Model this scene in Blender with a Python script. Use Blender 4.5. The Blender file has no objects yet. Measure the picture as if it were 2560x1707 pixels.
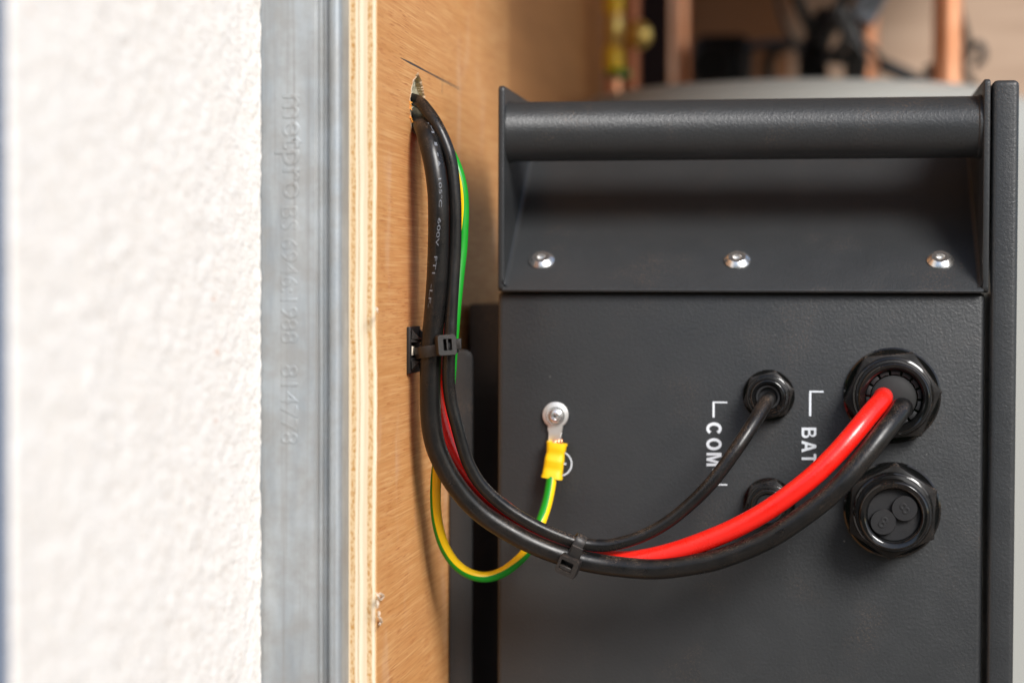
import bpy, bmesh, math, random
from mathutils import Vector, Matrix, Euler, noise
random.seed(7)
C = bpy.context.scene
COL = C.collection
PI = math.pi

# ------------------------------------------------------------------ camera
F = 4676.0                     # focal length in photo pixels (photo is 2560 x 1707)
CY = -0.935                    # the camera stands 0.935 m in front of the cabinet's front panel
cam_d = bpy.data.cameras.new("camera")
cam = bpy.data.objects.new("camera", cam_d)
COL.objects.link(cam)
cam_d.sensor_width = 36.0
cam_d.lens = 36.0 * F / 2560.0
cam_d.clip_start = 0.02
cam_d.clip_end = 200
cam.location = (0, CY, 0)
yaw = math.atan((2050 - 1280) / F)
pitch = -math.atan((853.5 - 720) / F)
roll = math.radians(-0.17)
R = (Matrix.Rotation(yaw, 3, 'Z') @ Matrix.Rotation(PI / 2 + pitch, 3, 'X') @ Matrix.Rotation(-roll, 3, 'Z'))
cam.rotation_euler = R.to_euler()
cam_d.dof.use_dof = True
cam_d.dof.focus_distance = 0.882
cam_d.dof.aperture_fstop = 4.2
C.camera = cam

# ------------------------------------------------------------------ sky, sun, exposure
SUN = Vector((0.50, -0.64, 0.585)).normalized()          # towards the light: front right, hazy
elev = math.asin(SUN.z)
world = bpy.data.worlds.new("World")
C.world = world
world.use_nodes = True
wn = world.node_tree
bg = wn.nodes["Background"]
sky = wn.nodes.new("ShaderNodeTexSky")
sky.sky_type = 'NISHITA'
sky.sun_disc = False
sky.sun_elevation = elev
sky.sun_rotation = math.atan2(SUN.x, SUN.y)
sky.air_density = 1.0
sky.dust_density = 1.5
sky.ozone_density = 1.0
wn.links.new(sky.outputs[0], bg.inputs[0])
bg.inputs[1].default_value = 0.125
sun_d = bpy.data.lights.new("sun", 'SUN')
sun = bpy.data.objects.new("sun", sun_d)
COL.objects.link(sun)
sun_d.energy = 3.1
sun_d.angle = math.radians(22)
sun_d.color = (1.0, 0.985, 0.965)
sun.rotation_euler = (-SUN).to_track_quat('-Z', 'Y').to_euler()
sun.location = SUN * 3
C.view_settings.view_transform = 'Standard'
C.view_settings.look = 'None'
C.view_settings.gamma = 1
C.view_settings.exposure = 0.5
C.view_settings.use_curve_mapping = False

# ------------------------------------------------------------------ helpers
def S(px, py, Y):
    """the point at depth Y seen at photo pixel (px, py)"""
    d = R @ Vector(((px - 1280) / F, (853.5 - py) / F, -1))
    t = (Y - CY) / d.y
    return Vector((d.x * t, Y, d.z * t))

def SX(px, py, X):
    d = R @ Vector(((px - 1280) / F, (853.5 - py) / F, -1))
    t = X / d.x
    return Vector((X, CY + d.y * t, d.z * t))

K = 2560 / 2352.0
def D(x, y, Y):
    return S(x * K, y * K, Y)

def finish(name, bm, mat, parent=None, smooth=True, angle=32):
    bm.normal_update()
    if smooth:
        a = math.radians(angle)
        for f in bm.faces:
            f.smooth = True
        for e in bm.edges:
            if len(e.link_faces) == 2 and e.calc_face_angle(0) > a:
                e.smooth = False
    me = bpy.data.meshes.new(name)
    bm.to_mesh(me)
    bm.free()
    for m in (mat if isinstance(mat, (list, tuple)) else [mat]):
        me.materials.append(m)
    o = bpy.data.objects.new(name, me)
    COL.objects.link(o)
    if parent is not None:
        o.parent = parent
        o.matrix_parent_inverse = parent.matrix_world.inverted()
    return o

def tag(o, label, cat, group=None):
    o["label"] = label
    o["category"] = cat
    if group:
        o["group"] = group
    return o

def empty(name, loc, label, cat, group=None):
    o = bpy.data.objects.new(name, None)
    COL.objects.link(o)
    o.location = loc
    o.matrix_world = Matrix.Translation(loc)
    o.empty_display_size = 0.02
    return tag(o, label, cat, group)

def add_box(bm, x0, x1, y0, y1, z0, z1, bev=0.0, seg=2):
    r = bmesh.ops.create_cube(bm, size=1.0)
    vs = r['verts']
    for v in vs:
        v.co = Vector((x0 + (v.co.x + .5) * (x1 - x0), y0 + (v.co.y + .5) * (y1 - y0), z0 + (v.co.z + .5) * (z1 - z0)))
    if bev:
        es = list({e for v in vs for e in v.link_edges})
        bmesh.ops.bevel(bm, geom=es, offset=bev, segments=seg, profile=.5, affect='EDGES')

def add_prism(bm, pts, off, bev=0.0, seg=2, mi=0):
    """extrude the polygon pts (list of Vector) by the vector off"""
    a = [bm.verts.new(p) for p in pts]
    b = [bm.verts.new(Vector(p) + off) for p in pts]
    n = len(pts)
    fs = [bm.faces.new(a), bm.faces.new(b[::-1])]
    for i in range(n):
        fs.append(bm.faces.new((a[i], b[i], b[(i + 1) % n], a[(i + 1) % n])))
    for f in fs:
        f.material_index = mi
    bmesh.ops.recalc_face_normals(bm, faces=fs)
    if bev:
        es = list({e for f in fs[:2] for e in f.edges})
        bmesh.ops.bevel(bm, geom=es, offset=bev, segments=seg, profile=.5, affect='EDGES')

def add_lathe(bm, prof, org, axis=Vector((0, -1, 0)), n=64, mi=0, close=True):
    """prof: list of (radius, height along axis)"""
    axis = axis.normalized()
    u = axis.orthogonal().normalized()
    w = axis.cross(u)
    rings = []
    for r, h in prof:
        if r < 1e-6:
            rings.append([bm.verts.new(org + axis * h)])
        else:
            rings.append([bm.verts.new(org + axis * h + (u * math.cos(2 * PI * k / n) + w * math.sin(2 * PI * k / n)) * r) for k in range(n)])
    fs = []
    for a, b in zip(rings, rings[1:]):
        for k in range(n):
            k2 = (k + 1) % n
            q = ([a[0]] if len(a) == 1 else [a[k], a[k2]]) + ([b[0]] if len(b) == 1 else [b[k2], b[k]])
            if len(q) >= 3:
                fs.append(bm.faces.new(q))
    for f in fs:
        f.material_index = mi
    bmesh.ops.recalc_face_normals(bm, faces=fs)

def spline(ctrl, step):
    """Catmull-Rom through ctrl (Vectors with any number of components), resampled"""
    P = [Vector(c) for c in ctrl]
    P = [P[0] * 2 - P[1]] + P + [P[-1] * 2 - P[-2]]
    dense = []
    for i in range(1, len(P) - 2):
        p0, p1, p2, p3 = P[i - 1:i + 3]
        for k in range(24):
            t = k / 24
            dense.append(0.5 * ((2 * p1) + (p2 - p0) * t + (2 * p0 - 5 * p1 + 4 * p2 - p3) * t * t + (3 * p1 - p0 - 3 * p2 + p3) * t ** 3))
    dense.append(P[-2].copy())
    # smooth a little, keeping the ends
    for _ in range(24):
        q = dense[:]
        for i in range(1, len(dense) - 1):
            q[i] = dense[i] * .5 + (dense[i - 1] + dense[i + 1]) * .25
        dense = q
    out = [dense[0]]
    acc = 0
    for a, b in zip(dense, dense[1:]):
        seg = (b.xyz - a.xyz).length
        while acc + seg >= step and seg > 0:
            t = (step - acc) / seg
            a = a.lerp(b, t)
            out.append(a.copy())
            seg = (b.xyz - a.xyz).length
            acc = 0
        acc += seg
    out.append(dense[-1])
    return out

def frames(pts, ref=None):
    """list of (pos, tangent, n, b); n starts at, or is always kept nearest to, -Y"""
    n = len(pts)
    T = [(pts[min(i + 1, n - 1)].xyz - pts[max(i - 1, 0)].xyz).normalized() for i in range(n)]
    fr = []
    cur = None
    for i in range(n):
        r = Vector((0, -1, 0)) if (ref or cur is None) else cur
        m = r - T[i] * r.dot(T[i])
        if m.length < 1e-3:
            m = T[i].orthogonal()
        m.normalize()
        cur = m
        fr.append((pts[i].xyz.copy(), T[i], m, T[i].cross(m)))
    return fr

def tube_bm(fr, rad, seg=28, twist=None, mat_of=None, caps=True, bm=None):
    bm = bm or bmesh.new()
    rings = []
    for i, (p, t, n, b) in enumerate(fr):
        r = rad(i) if callable(rad) else rad
        ph = twist(i) if twist else 0
        rings.append([bm.verts.new(p + (n * math.cos(ph + 2 * PI * k / seg) + b * math.sin(ph + 2 * PI * k / seg)) * r) for k in range(seg)])
    for a, c in zip(rings, rings[1:]):
        for k in range(seg):
            f = bm.faces.new((a[k], a[(k + 1) % seg], c[(k + 1) % seg], c[k]))
            if mat_of:
                f.material_index = mat_of(k)
    if caps:
        bm.faces.new(rings[0][::-1])
        bm.faces.new(rings[-1])
    return bm

def text_bm(s, size, ext, offset=0.0, bevel=0.0, font_space=1.0):
    cu = bpy.data.curves.new("lettering", 'FONT')
    cu.body = s
    cu.size = size
    cu.extrude = ext
    cu.offset = offset
    cu.bevel_depth = bevel
    cu.bevel_resolution = 1
    cu.space_character = font_space
    cu.resolution_u = 5
    o = bpy.data.objects.new("lettering", cu)
    COL.objects.link(o)
    dg = bpy.context.evaluated_depsgraph_get()
    me = bpy.data.meshes.new_from_object(o.evaluated_get(dg))
    bm = bmesh.new()
    bm.from_mesh(me)
    bpy.data.objects.remove(o)
    bpy.data.meshes.remove(me)
    bpy.data.curves.remove(cu)
    return bm

def bounds(bm):
    xs = [v.co.x for v in bm.verts]; ys = [v.co.y for v in bm.verts]
    return min(xs), max(xs), min(ys), max(ys)

def merge(dst, src, M, mi=None):
    mp = {}
    for v in src.verts:
        mp[v] = dst.verts.new(M @ v.co)
    for f in src.faces:
        try:
            g = dst.faces.new([mp[v] for v in f.verts])
            g.material_index = f.material_index if mi is None else mi
        except ValueError:
            pass
    src.free()

def plate_text(dst, s, x0, x1, yc, cap, Y, ext, mi=0, offset=0.0, bevel=0.0):
    """lettering turned clockwise a quarter: runs down the photo from pixel row x0 to x1,
    centred on pixel column yc, cap height in pixels, on the plane Y"""
    t = text_bm(s, 1.0, 0, offset)
    a, b, c, d = bounds(t)
    t.free()
    top = S(yc, x0, Y); bot = S(yc, x1, Y)
    L = (top - bot).length
    Hh = cap / F * (Y - CY)
    size = Hh / (d - c)
    t = text_bm(s, size, ext, offset * size, bevel)
    a, b, c, d = bounds(t)
    sx = L / (b - a)
    M = Matrix(((0, 1, 0, 0), (0, 0, -1, 0), (-1, 0, 0, 0), (0, 0, 0, 1)))     # x -> -Z, y -> +X, z -> -Y
    M2 = Matrix.Translation(top) @ M @ Matrix.Diagonal((sx, 1, 1, 1)) @ Matrix.Translation((-a, -(c + d) / 2, 0))
    merge(dst, t, M2, mi)

# ------------------------------------------------------------------ materials
class NT:
    def __init__(self, name):
        self.m = bpy.data.materials.new(name)
        self.m.use_nodes = True
        self.t = self.m.node_tree
        self.p = self.t.nodes["Principled BSDF"]
        self.tc = self.t.nodes.new("ShaderNodeTexCoord")
        self.geo = None
    def n(self, kind, **kw):
        x = self.t.nodes.new(kind)
        for k, v in kw.items():
            setattr(x, k, v)
        return x
    def l(self, a, b):
        self.t.links.new(a, b)
    def pos(self, scale=(1, 1, 1), rot=(0, 0, 0)):
        mp = self.n("ShaderNodeMapping")
        mp.inputs['Scale'].default_value = scale
        mp.inputs['Rotation'].default_value = rot
        self.l(self.tc.outputs['Object'], mp.inputs['Vector'])
        return mp.outputs['Vector']
    def noise(self, scale, vec=None, detail=4, rough=.55, dist=0.0):
        x = self.n("ShaderNodeTexNoise")
        x.inputs['Scale'].default_value = scale
        x.inputs['Detail'].default_value = detail
        x.inputs['Roughness'].default_value = rough
        x.inputs['Distortion'].default_value = dist
        self.l(vec if vec is not None else self.tc.outputs['Object'], x.inputs['Vector'])
        return x.outputs['Fac']
    def voronoi(self, scale, vec=None, out='Distance'):
        x = self.n("ShaderNodeTexVoronoi")
        x.inputs['Scale'].default_value = scale
        self.l(vec if vec is not None else self.tc.outputs['Object'], x.inputs['Vector'])
        return x.outputs[out]
    def ramp(self, fac, stops, interp='LINEAR'):
        x = self.n("ShaderNodeValToRGB")
        cr = x.color_ramp
        cr.interpolation = interp
        while len(cr.elements) < len(stops):
            cr.elements.new(.5)
        for e, (p, c) in zip(cr.elements, stops):
            e.position = p
            e.color = (c if isinstance(c, (tuple, list)) else (c, c, c)) [:3] + (1,) if isinstance(c, tuple) else (c, c, c, 1)
        self.l(fac, x.inputs[0])
        return x.outputs[0]
    def mix(self, fac, a, b, mode='MIX'):
        x = self.n("ShaderNodeMix", data_type='RGBA', blend_type=mode)
        for sock, v in ((x.inputs[0], fac), (x.inputs[6], a), (x.inputs[7], b)):
            if hasattr(v, 'is_linked') or hasattr(v, 'links'):
                self.l(v, sock)
            elif isinstance(v, (int, float)) and sock is x.inputs[0]:
                sock.default_value = v
            else:
                sock.default_value = tuple(v)[:3] + (1,) if not isinstance(v, (int, float)) else (v, v, v, 1)
        return x.outputs[2]
    def math(self, op, a, b=0.0, clamp=False):
        x = self.n("ShaderNodeMath", operation=op, use_clamp=clamp)
        for sock, v in zip(x.inputs, (a, b)):
            if hasattr(v, 'links'):
                self.l(v, sock)
            else:
                sock.default_value = v
        return x.outputs[0]
    def bump(self, h, strength, dist, prev=None):
        x = self.n("ShaderNodeBump")
        x.inputs['Strength'].default_value = strength
        x.inputs['Distance'].default_value = dist
        self.l(h, x.inputs['Height'])
        if prev is not None:
            self.l(prev, x.inputs['Normal'])
        self.l(x.outputs[0], self.p.inputs['Normal'])
        return x.outputs[0]
    def set(self, base=None, rough=None, metal=None, spec=None, coat=None):
        for k, v in (('Base Color', base), ('Roughness', rough), ('Metallic', metal), ('Specular IOR Level', spec), ('Coat Weight', coat)):
            if v is None:
                continue
            s = self.p.inputs[k]
            if hasattr(v, 'links'):
                self.l(v, s)
            elif isinstance(v, tuple):
                s.default_value = v[:3] + (1,)
            else:
                s.default_value = v
        return self.m

def simple(name, base, rough=.5, metal=0.0, spec=.5):
    return NT(name).set(base, rough, metal, spec)

def powder_coat():
    t = NT("charcoal_powder_coat")
    big = t.noise(9, detail=3)
    base = t.ramp(big, [(.3, (.0238, .0252, .0262)), (.7, (.0288, .0302, .0312))])
    # specks of sawdust and a few pale nicks
    sp = t.noise(1500, detail=1)
    patch = t.noise(28, detail=3)
    dust = t.math('MULTIPLY', t.ramp(sp, [(.60, 0.0), (.68, .45)]), t.ramp(patch, [(.54, 0.0), (.72, 1.0)]))
    base = t.mix(dust, base, (.19, .12, .075))
    nick = t.ramp(t.voronoi(70), [(.0, 1.0), (.022, 1.0), (.035, 0.0)])
    keep = t.ramp(t.noise(40, detail=2), [(.56, 0.0), (.62, .5)])
    base = t.mix(t.math('MULTIPLY', nick, keep), base, (.3, .29, .27))
    h = t.noise(700, detail=2, rough=.5, dist=.5)
    h2 = t.noise(1900, detail=2)
    t.bump(t.math('ADD', h, t.math('MULTIPLY', h2, .3)), .21, .0008)
    t.set(base, t.ramp(t.noise(60), [(.3, .34), (.7, .43)]), 0, .40)
    return t.m

def pvc(name, col, dust=.5, rough=.33):
    t = NT(name)
    base = t.ramp(t.noise(45, detail=3), [(.3, tuple(c * .85 for c in col)), (.7, col)])
    sp = t.ramp(t.noise(2200, detail=2), [(.53, 0.0), (.63, 1.0)])
    patch = t.ramp(t.noise(75, detail=4), [(.40, 0.0), (.62, 1.0)])
    # dust settles on what faces up
    g = t.n("ShaderNodeNewGeometry")
    sx = t.n("ShaderNodeSeparateXYZ")
    t.l(g.outputs['Normal'], sx.inputs[0])
    up = t.ramp(sx.outputs['Z'], [(.25, .16), (.75, 1.0)])
    fac = t.math('MULTIPLY', t.math('MULTIPLY', sp, patch), t.math('MULTIPLY', up, dust))
    base = t.mix(fac, base, (.17, .115, .08))
    scuff = t.ramp(t.noise(1, t.pos((900, 900, 130), (0, .6, 0)), detail=2), [(.74, 0.0), (.78, 1.0)])
    scuff = t.math('MULTIPLY', scuff, t.ramp(t.noise(24, detail=2), [(.55, 0.0), (.68, .55 * dust)]))
    base = t.mix(scuff, base, (.2, .17, .14))
    r = t.ramp(t.noise(120, detail=3), [(.3, rough - .05), (.7, rough + .09)])
    t.bump(t.noise(420, detail=3), .09, .0008)
    t.set(base, r, 0, .5)
    t.p.inputs['Specular IOR Level'].default_value = .38
    return t.m

def stucco():
    t = NT("white_render")
    v = t.pos((1, .38, 1))
    n1 = t.noise(620, v, detail=4, rough=.6)
    n2 = t.noise(90, v, detail=4)
    base = t.ramp(n1, [(.28, (.66, .595, .525)), (.44, (.805, .765, .715)), (.65, (.855, .825, .785))])
    base = t.mix(t.ramp(n2, [(.36, .25), (.6, 0.0)]), base, (.72, .66, .59))
    spot = t.ramp(t.noise(110, v, detail=2), [(.74, 0.0), (.78, .5)])
    base = t.mix(spot, base, (.58, .34, .22))
    t.bump(t.math('ADD', n1, t.math('MULTIPLY', t.noise(260, v, detail=3), .5)), .55, .0011)
    t.set(base, .9, 0, .2)
    return t.m

def galvanised():
    t = NT("galvanised_steel")
    a = t.noise(1, t.pos((90, 90, 14)), detail=6, rough=.6)
    b = t.noise(55, detail=6, rough=.65)
    base = t.ramp(a, [(.27, (.255, .285, .31)), (.5, (.365, .395, .415)), (.73, (.45, .475, .485))])
    base = t.mix(t.ramp(b, [(.38, .65), (.60, 0.0)]), base, (.29, .285, .27))
    streak = t.ramp(t.noise(1, t.pos((520, 520, 5)), detail=3), [(.54, 0.0), (.68, .6)])
    base = t.mix(streak, base, (.25, .24, .225))
    t.bump(t.noise(260, detail=4), .06, .001)
    t.set(base, t.ramp(b, [(.3, .58), (.7, .44)]), .55, .5)
    return t.m

def ply_face():
    t = NT("plywood_veneer")
    g1 = t.noise(1, t.pos((1, 9, 420)), detail=5, rough=.6, dist=.15)
    g2 = t.noise(1, t.pos((1, 5, 26)), detail=3, dist=.5)
    g3 = t.noise(1, t.pos((1, 22, 1500)), detail=3)
    base = t.ramp(g1, [(.32, (.535, .243, .078)), (.5, (.585, .272, .092)), (.68, (.63, .306, .112))])
    base = t.mix(t.ramp(g2, [(.38, .0), (.66, .5)]), base, (.60, .295, .118))
    base = t.mix(t.ramp(g3, [(.50, 0.0), (.66, .55)]), base, (.75, .45, .20))
    base = t.mix(t.ramp(g3, [(.34, .32), (.46, 0.0)]), base, (.45, .185, .055))
    pore = t.ramp(t.noise(1, t.pos((1, 60, 1900)), detail=1), [(.60, 0.0), (.67, .65)])
    pore = t.math('MULTIPLY', pore, t.ramp(t.noise(45, detail=3), [(.40, .10), (.60, 1.0)]))
    base = t.mix(pore, base, (.34, .085, .018))
    chalk = t.ramp(t.noise(1, t.pos((1, 30, 12)), detail=4), [(.60, 0.0), (.74, .35)])
    base = t.mix(chalk, base, (.70, .50, .36))
    t.bump(t.math('ADD', g1, g3), .12, .0005)
    t.set(base, .55, 0, .3)
    return t.m

def ply_edge(x0, x1):
    t = NT("plywood_edge")
    sx = t.n("ShaderNodeSeparateXYZ")
    t.l(t.tc.outputs['Object'], sx.inputs[0])
    mr = t.n("ShaderNodeMapRange")
    mr.inputs['From Min'].default_value = x0
    mr.inputs['From Max'].default_value = x1
    wob = t.math('MULTIPLY', t.math('SUBTRACT', t.noise(18, detail=4), .5), .0019)
    t.l(t.math('ADD', sx.outputs['X'], wob), mr.inputs['Value'])
    u = mr.outputs[0]
    lay = t.ramp(u, [(0, (.30, .15, .05)), (.03, (.66, .52, .345)), (.15, (.60, .43, .245)), (.30, (.70, .59, .43)), (.40, (.44, .29, .155)), (.43, (.74, .64, .48)),
                     (.56, (.66, .53, .365)), (.70, (.60, .43, .245)), (.86, (.74, .63, .465)), (.965, (.52, .30, .13))], 'CONSTANT')
    endg = t.ramp(u, [(0, 0.0), (.15, 1.0), (.30, 0.0), (.70, 1.0), (.86, 0.0)], 'CONSTANT')
    por = t.ramp(t.noise(1, t.pos((1700, 1700, 750)), detail=2), [(.48, 0.0), (.60, .95)])
    lng = t.ramp(t.noise(1, t.pos((3000, 3000, 26)), detail=3), [(.50, 0.0), (.75, .5)])
    base = t.mix(t.math('MULTIPLY', por, endg), lay, (.42, .215, .06))
    base = t.mix(t.math('MULTIPLY', lng, t.math('SUBTRACT', 1.0, endg)), base, (.46, .32, .17))
    kn = t.ramp(t.noise(1, t.pos((900, 900, 50)), detail=1), [(.77, 0.0), (.80, .9)])
    base = t.mix(kn, base, (.28, .14, .05))
    t.bump(t.noise(1, t.pos((2600, 2600, 420)), detail=3), .35, .0006)
    t.set(base, .75, 0, .2)
    return t.m

def boards():
    t = NT("pine_board")
    g = t.noise(1, t.pos((5, 1, 60)), detail=5, dist=.5)
    base = t.ramp(g, [(.3, (.36, .25, .175)), (.7, (.45, .325, .235))])
    kn = t.ramp(t.noise(1, t.pos((9, 9, 22)), detail=2), [(.6, 0.0), (.72, .8)])
    base = t.mix(kn, base, (.32, .17, .085))
    t.set(base, .6, 0, .3)
    return t.m

def copper():
    t = NT("copper")
    base = t.ramp(t.noise(30, detail=4), [(.3, (.70, .30, .15)), (.7, (.86, .42, .24))])
    t.set(base, .34, .85)
    return t.m

M_coat = powder_coat()
M_black = pvc("black_pvc", (.0065, .0065, .0065), dust=.95, rough=.30)
M_red = pvc("red_pvc", (.90, .012, .006), dust=.3, rough=.27)
M_red.node_tree.nodes["Principled BSDF"].inputs["Specular IOR Level"].default_value = .6
M_green = pvc("green_pvc", (.004, .27, .012), dust=.05, rough=.36)
M_yellow = pvc("yellow_pvc", (.95, .60, .003), dust=.05, rough=.36)
M_crimp = pvc("yellow_sleeve", (.93, .57, .003), dust=.0, rough=.45)
M_stucco = stucco()
M_wall_shade = simple("grey_blue_shade", (.15, .18, .235), .7)  # bluish shade on the wall's outer return, put into its colour
M_steel = galvanised()
M_veneer = ply_face()
M_lining = NT('brown_board')
M_lining = M_lining.set(M_lining.ramp(M_lining.noise(1, M_lining.pos((1, 6, 60)), detail=4), [(.3, (.44, .20, .070)), (.7, (.53, .245, .088))]), .6, 0, .3)
M_tin = simple("tinned_copper", (.86, .84, .80), .38, .85)
M_screw = simple("stainless_steel", (.80, .785, .76), .27, .95)
M_dark = simple("dark_recess", (.004, .004, .004), .6)
M_gloss = NT("glossy_black_nylon")
_g = M_gloss
_b = _g.mix(_g.math('MULTIPLY', _g.ramp(_g.noise(1800, detail=2), [(.55, 0.0), (.65, 1.0)]), _g.ramp(_g.noise(55, detail=3), [(.5, 0.0), (.7, .5)])), (.006, .006, .006), (.14, .09, .06))
M_gloss = _g.set(_b, .08, 0, .5)
M_knurl = pvc("dusty_black_nylon", (.007, .0065, .006), dust=1.3, rough=.42)
M_rubber = pvc("grey_black_rubber", (.015, .015, .016), dust=.25, rough=.55)
M_rubber2 = simple("seal_rubber", (.006, .0055, .005), .6)
M_tie = pvc("black_nylon_tie", (.017, .0155, .0145), dust=1.0, rough=.42)
M_print = simple("white_print", (.72, .76, .80), .55)
M_cprint = simple("faded_grey_print", (.13, .14, .16), .5)
M_pencil = simple("pencil_graphite", (.055, .045, .045), .5)
M_foam = NT("insulation_foam")
M_foam.bump(M_foam.noise(260, detail=5), .9, .003)
M_foam = M_foam.set(M_foam.ramp(M_foam.noise(120, detail=4), [(.3, (.29, .26, .165)), (.7, (.47, .435, .31))]), .85)
M_torn = NT("torn_wood")
M_torn.bump(M_torn.noise(700, detail=4), .8, .001)
M_torn = M_torn.set(M_torn.ramp(M_torn.noise(300, detail=4), [(.3, (.42, .34, .21)), (.7, (.60, .50, .34))]), .85)
M_rim = simple("torn_veneer_fibres", (.60, .44, .31), .9, 0, .1)
M_splint = simple("fresh_splinter", (.80, .36, .07), .7)
M_shave = simple("pale_shaving", (.90, .78, .62), .7)
M_strand = simple("bare_copper_strand", (.85, .40, .22), .35, .9)
M_board = boards()
M_copper = copper()
M_brass = simple("brass", (.80, .58, .17), .32, .75)
M_lacq = simple("yellow_brass_nut", (1.0, .66, .03), .4, 0)
M_greenseal = simple("green_seal", (.01, .20, .01), .5)
M_tank = simple("off_white_tank", (.30, .30, .275), .5)
M_bg = simple("black_plastic", (.003, .003, .003), .6, 0, .2)
M_wire = simple("black_flex", (.008, .007, .006), .5)
M_tape = simple("grey_lagging", (.12, .135, .155), .6)
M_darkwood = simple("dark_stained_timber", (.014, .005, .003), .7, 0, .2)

# ------------------------------------------------------------------ large structure
XW = S(942, 720, -0.135).x               # inner face of the plywood, a plane that runs into the depth
XP = S(866, 720, -0.135).x               # its outer face
YP = -0.135                              # its sawn front edge

# -- rendered wall: the reveal runs towards the camera on the left, with a return at its outer corner
def build_wall():
    bm = bmesh.new()
    xr = S(652, 850, -0.147).x
    yb, yf = -0.147, None
    yf = SX(30, 850, xr).y
    zs = [-.795] + [-.24 + .0014 * i for i in range(330)] + [.6]
    ys = []
    y = yb
    while y > yf + .0015:
        ys.append(y)
        y -= .0011 + .0014 * min(1, (yb - y) / .06)
    cols = []
    def disp(y, z):
        d = noise.fractal(Vector((3.1, y * 130, z * 130)), .6, 2.1, 4) * .00040
        d += noise.noise(Vector((7.7, y * 420, z * 420))) * .00032
        d += noise.noise(Vector((1.7, y * 40, z * 22))) * .0004
        return d
    for y in ys:
        cols.append([bm.verts.new((xr + disp(y, z), y, z)) for z in zs])
    for k in range(1, 9):                                   # rounded outer corner
        a = k / 8 * PI / 2
        yy = yf + .0015 - .0015 * math.sin(a)
        xx = xr - .0015 + .0015 * math.cos(a)
        cols.append([bm.verts.new((xx + disp(yy, z) * math.cos(a), yy - disp(yy, z) * math.sin(a), z)) for z in zs])
    for xx in (xr - .012, xr - .2):
        cols.append([bm.verts.new((xx, yf - disp(xx, z), z)) for z in zs])
    first = [bm.verts.new((xr - .02, yb + .0003, z)) for z in zs]
    cols = [first] + cols
    for ci, (a, b) in enumerate(zip(cols, cols[1:])):
        for k in range(len(zs) - 1):
            f = bm.faces.new((a[k], a[k + 1], b[k + 1], b[k]))
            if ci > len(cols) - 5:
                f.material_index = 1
    bmesh.ops.recalc_face_normals(bm, faces=bm.faces[:])
    # make sure the reveal faces +X
    o = finish("rendered_wall", bm, [M_stucco, M_wall_shade], angle=80)
    if sum(p.normal.x for p in o.data.polygons[:4000]) < 0:
        o.data.flip_normals()
    tag(o, "white rough textured masonry wall, out of focus, beside the grey steel strip", "wall")
build_wall()

# -- galvanised steel bead
def build_steel():
    root = empty("steel_bead", S(760, 850, -.146), "galvanised grey metal strip with embossed lettering between wall and plywood", "metal strip")
    def X(px):
        return S(px, 850, -.1465).x
    # cross-section in (x, y): flat, two shallow grooves, rounded nose, return
    sec = [(X(600), -.1460), (X(705), -.1460), (X(786), -.1460), (X(791), -.1452), (X(795), -.1452), (X(799), -.1462), (X(806), -.1462),
           (X(810), -.1450), (X(819), -.1446), (X(823), -.1462)]
    x0, x1 = X(824), X(856)
    for k in range(0, 11):
        a = PI * k / 10
        sec.append(((x0 + x1) / 2 - (x1 - x0) / 2 * math.cos(a), -.1462 - .0036 * math.sin(a) ** .8))
    sec += [(x1, -.120), (x1 - .001, -.120), (x1 - .001, -.1440), (X(600), -.1440)]
    bm = bmesh.new()
    N = 40
    rings = []
    for i in range(N + 1):
        z = -.26 + .52 * i / N
        if i == 0:
            z = -.795
        w = noise.noise(Vector((0, 2.2, z * 11))) * .00025
        rings.append([bm.verts.new((x + w * .4, y + w, z)) for x, y in sec])
    n = len(sec)
    for a, b in zip(rings, rings[1:]):
        for k in range(n):
            bm.faces.new((a[k], a[(k + 1) % n], b[(k + 1) % n], b[k]))
    bm.faces.new(rings[0]); bm.faces.new(rings[-1][::-1])
    bmesh.ops.recalc_face_normals(bm, faces=bm.faces[:])
    finish("strip", bm, M_steel, root)
    bm = bmesh.new()
    Y = -.14595
    plate_text(bm, "metpro", 236, 497, 722, 72, Y, .00016, bevel=.00016)
    plate_text(bm, "BS 6946:1988", 516, 858, 723, 44, Y, .00012, bevel=.00014)
    plate_text(bm, "814778", 912, 1110, 723, 44, Y, .00012, bevel=.00014)
    finish("embossed_lettering", bm, M_steel, root, angle=60)
build_steel()

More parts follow.
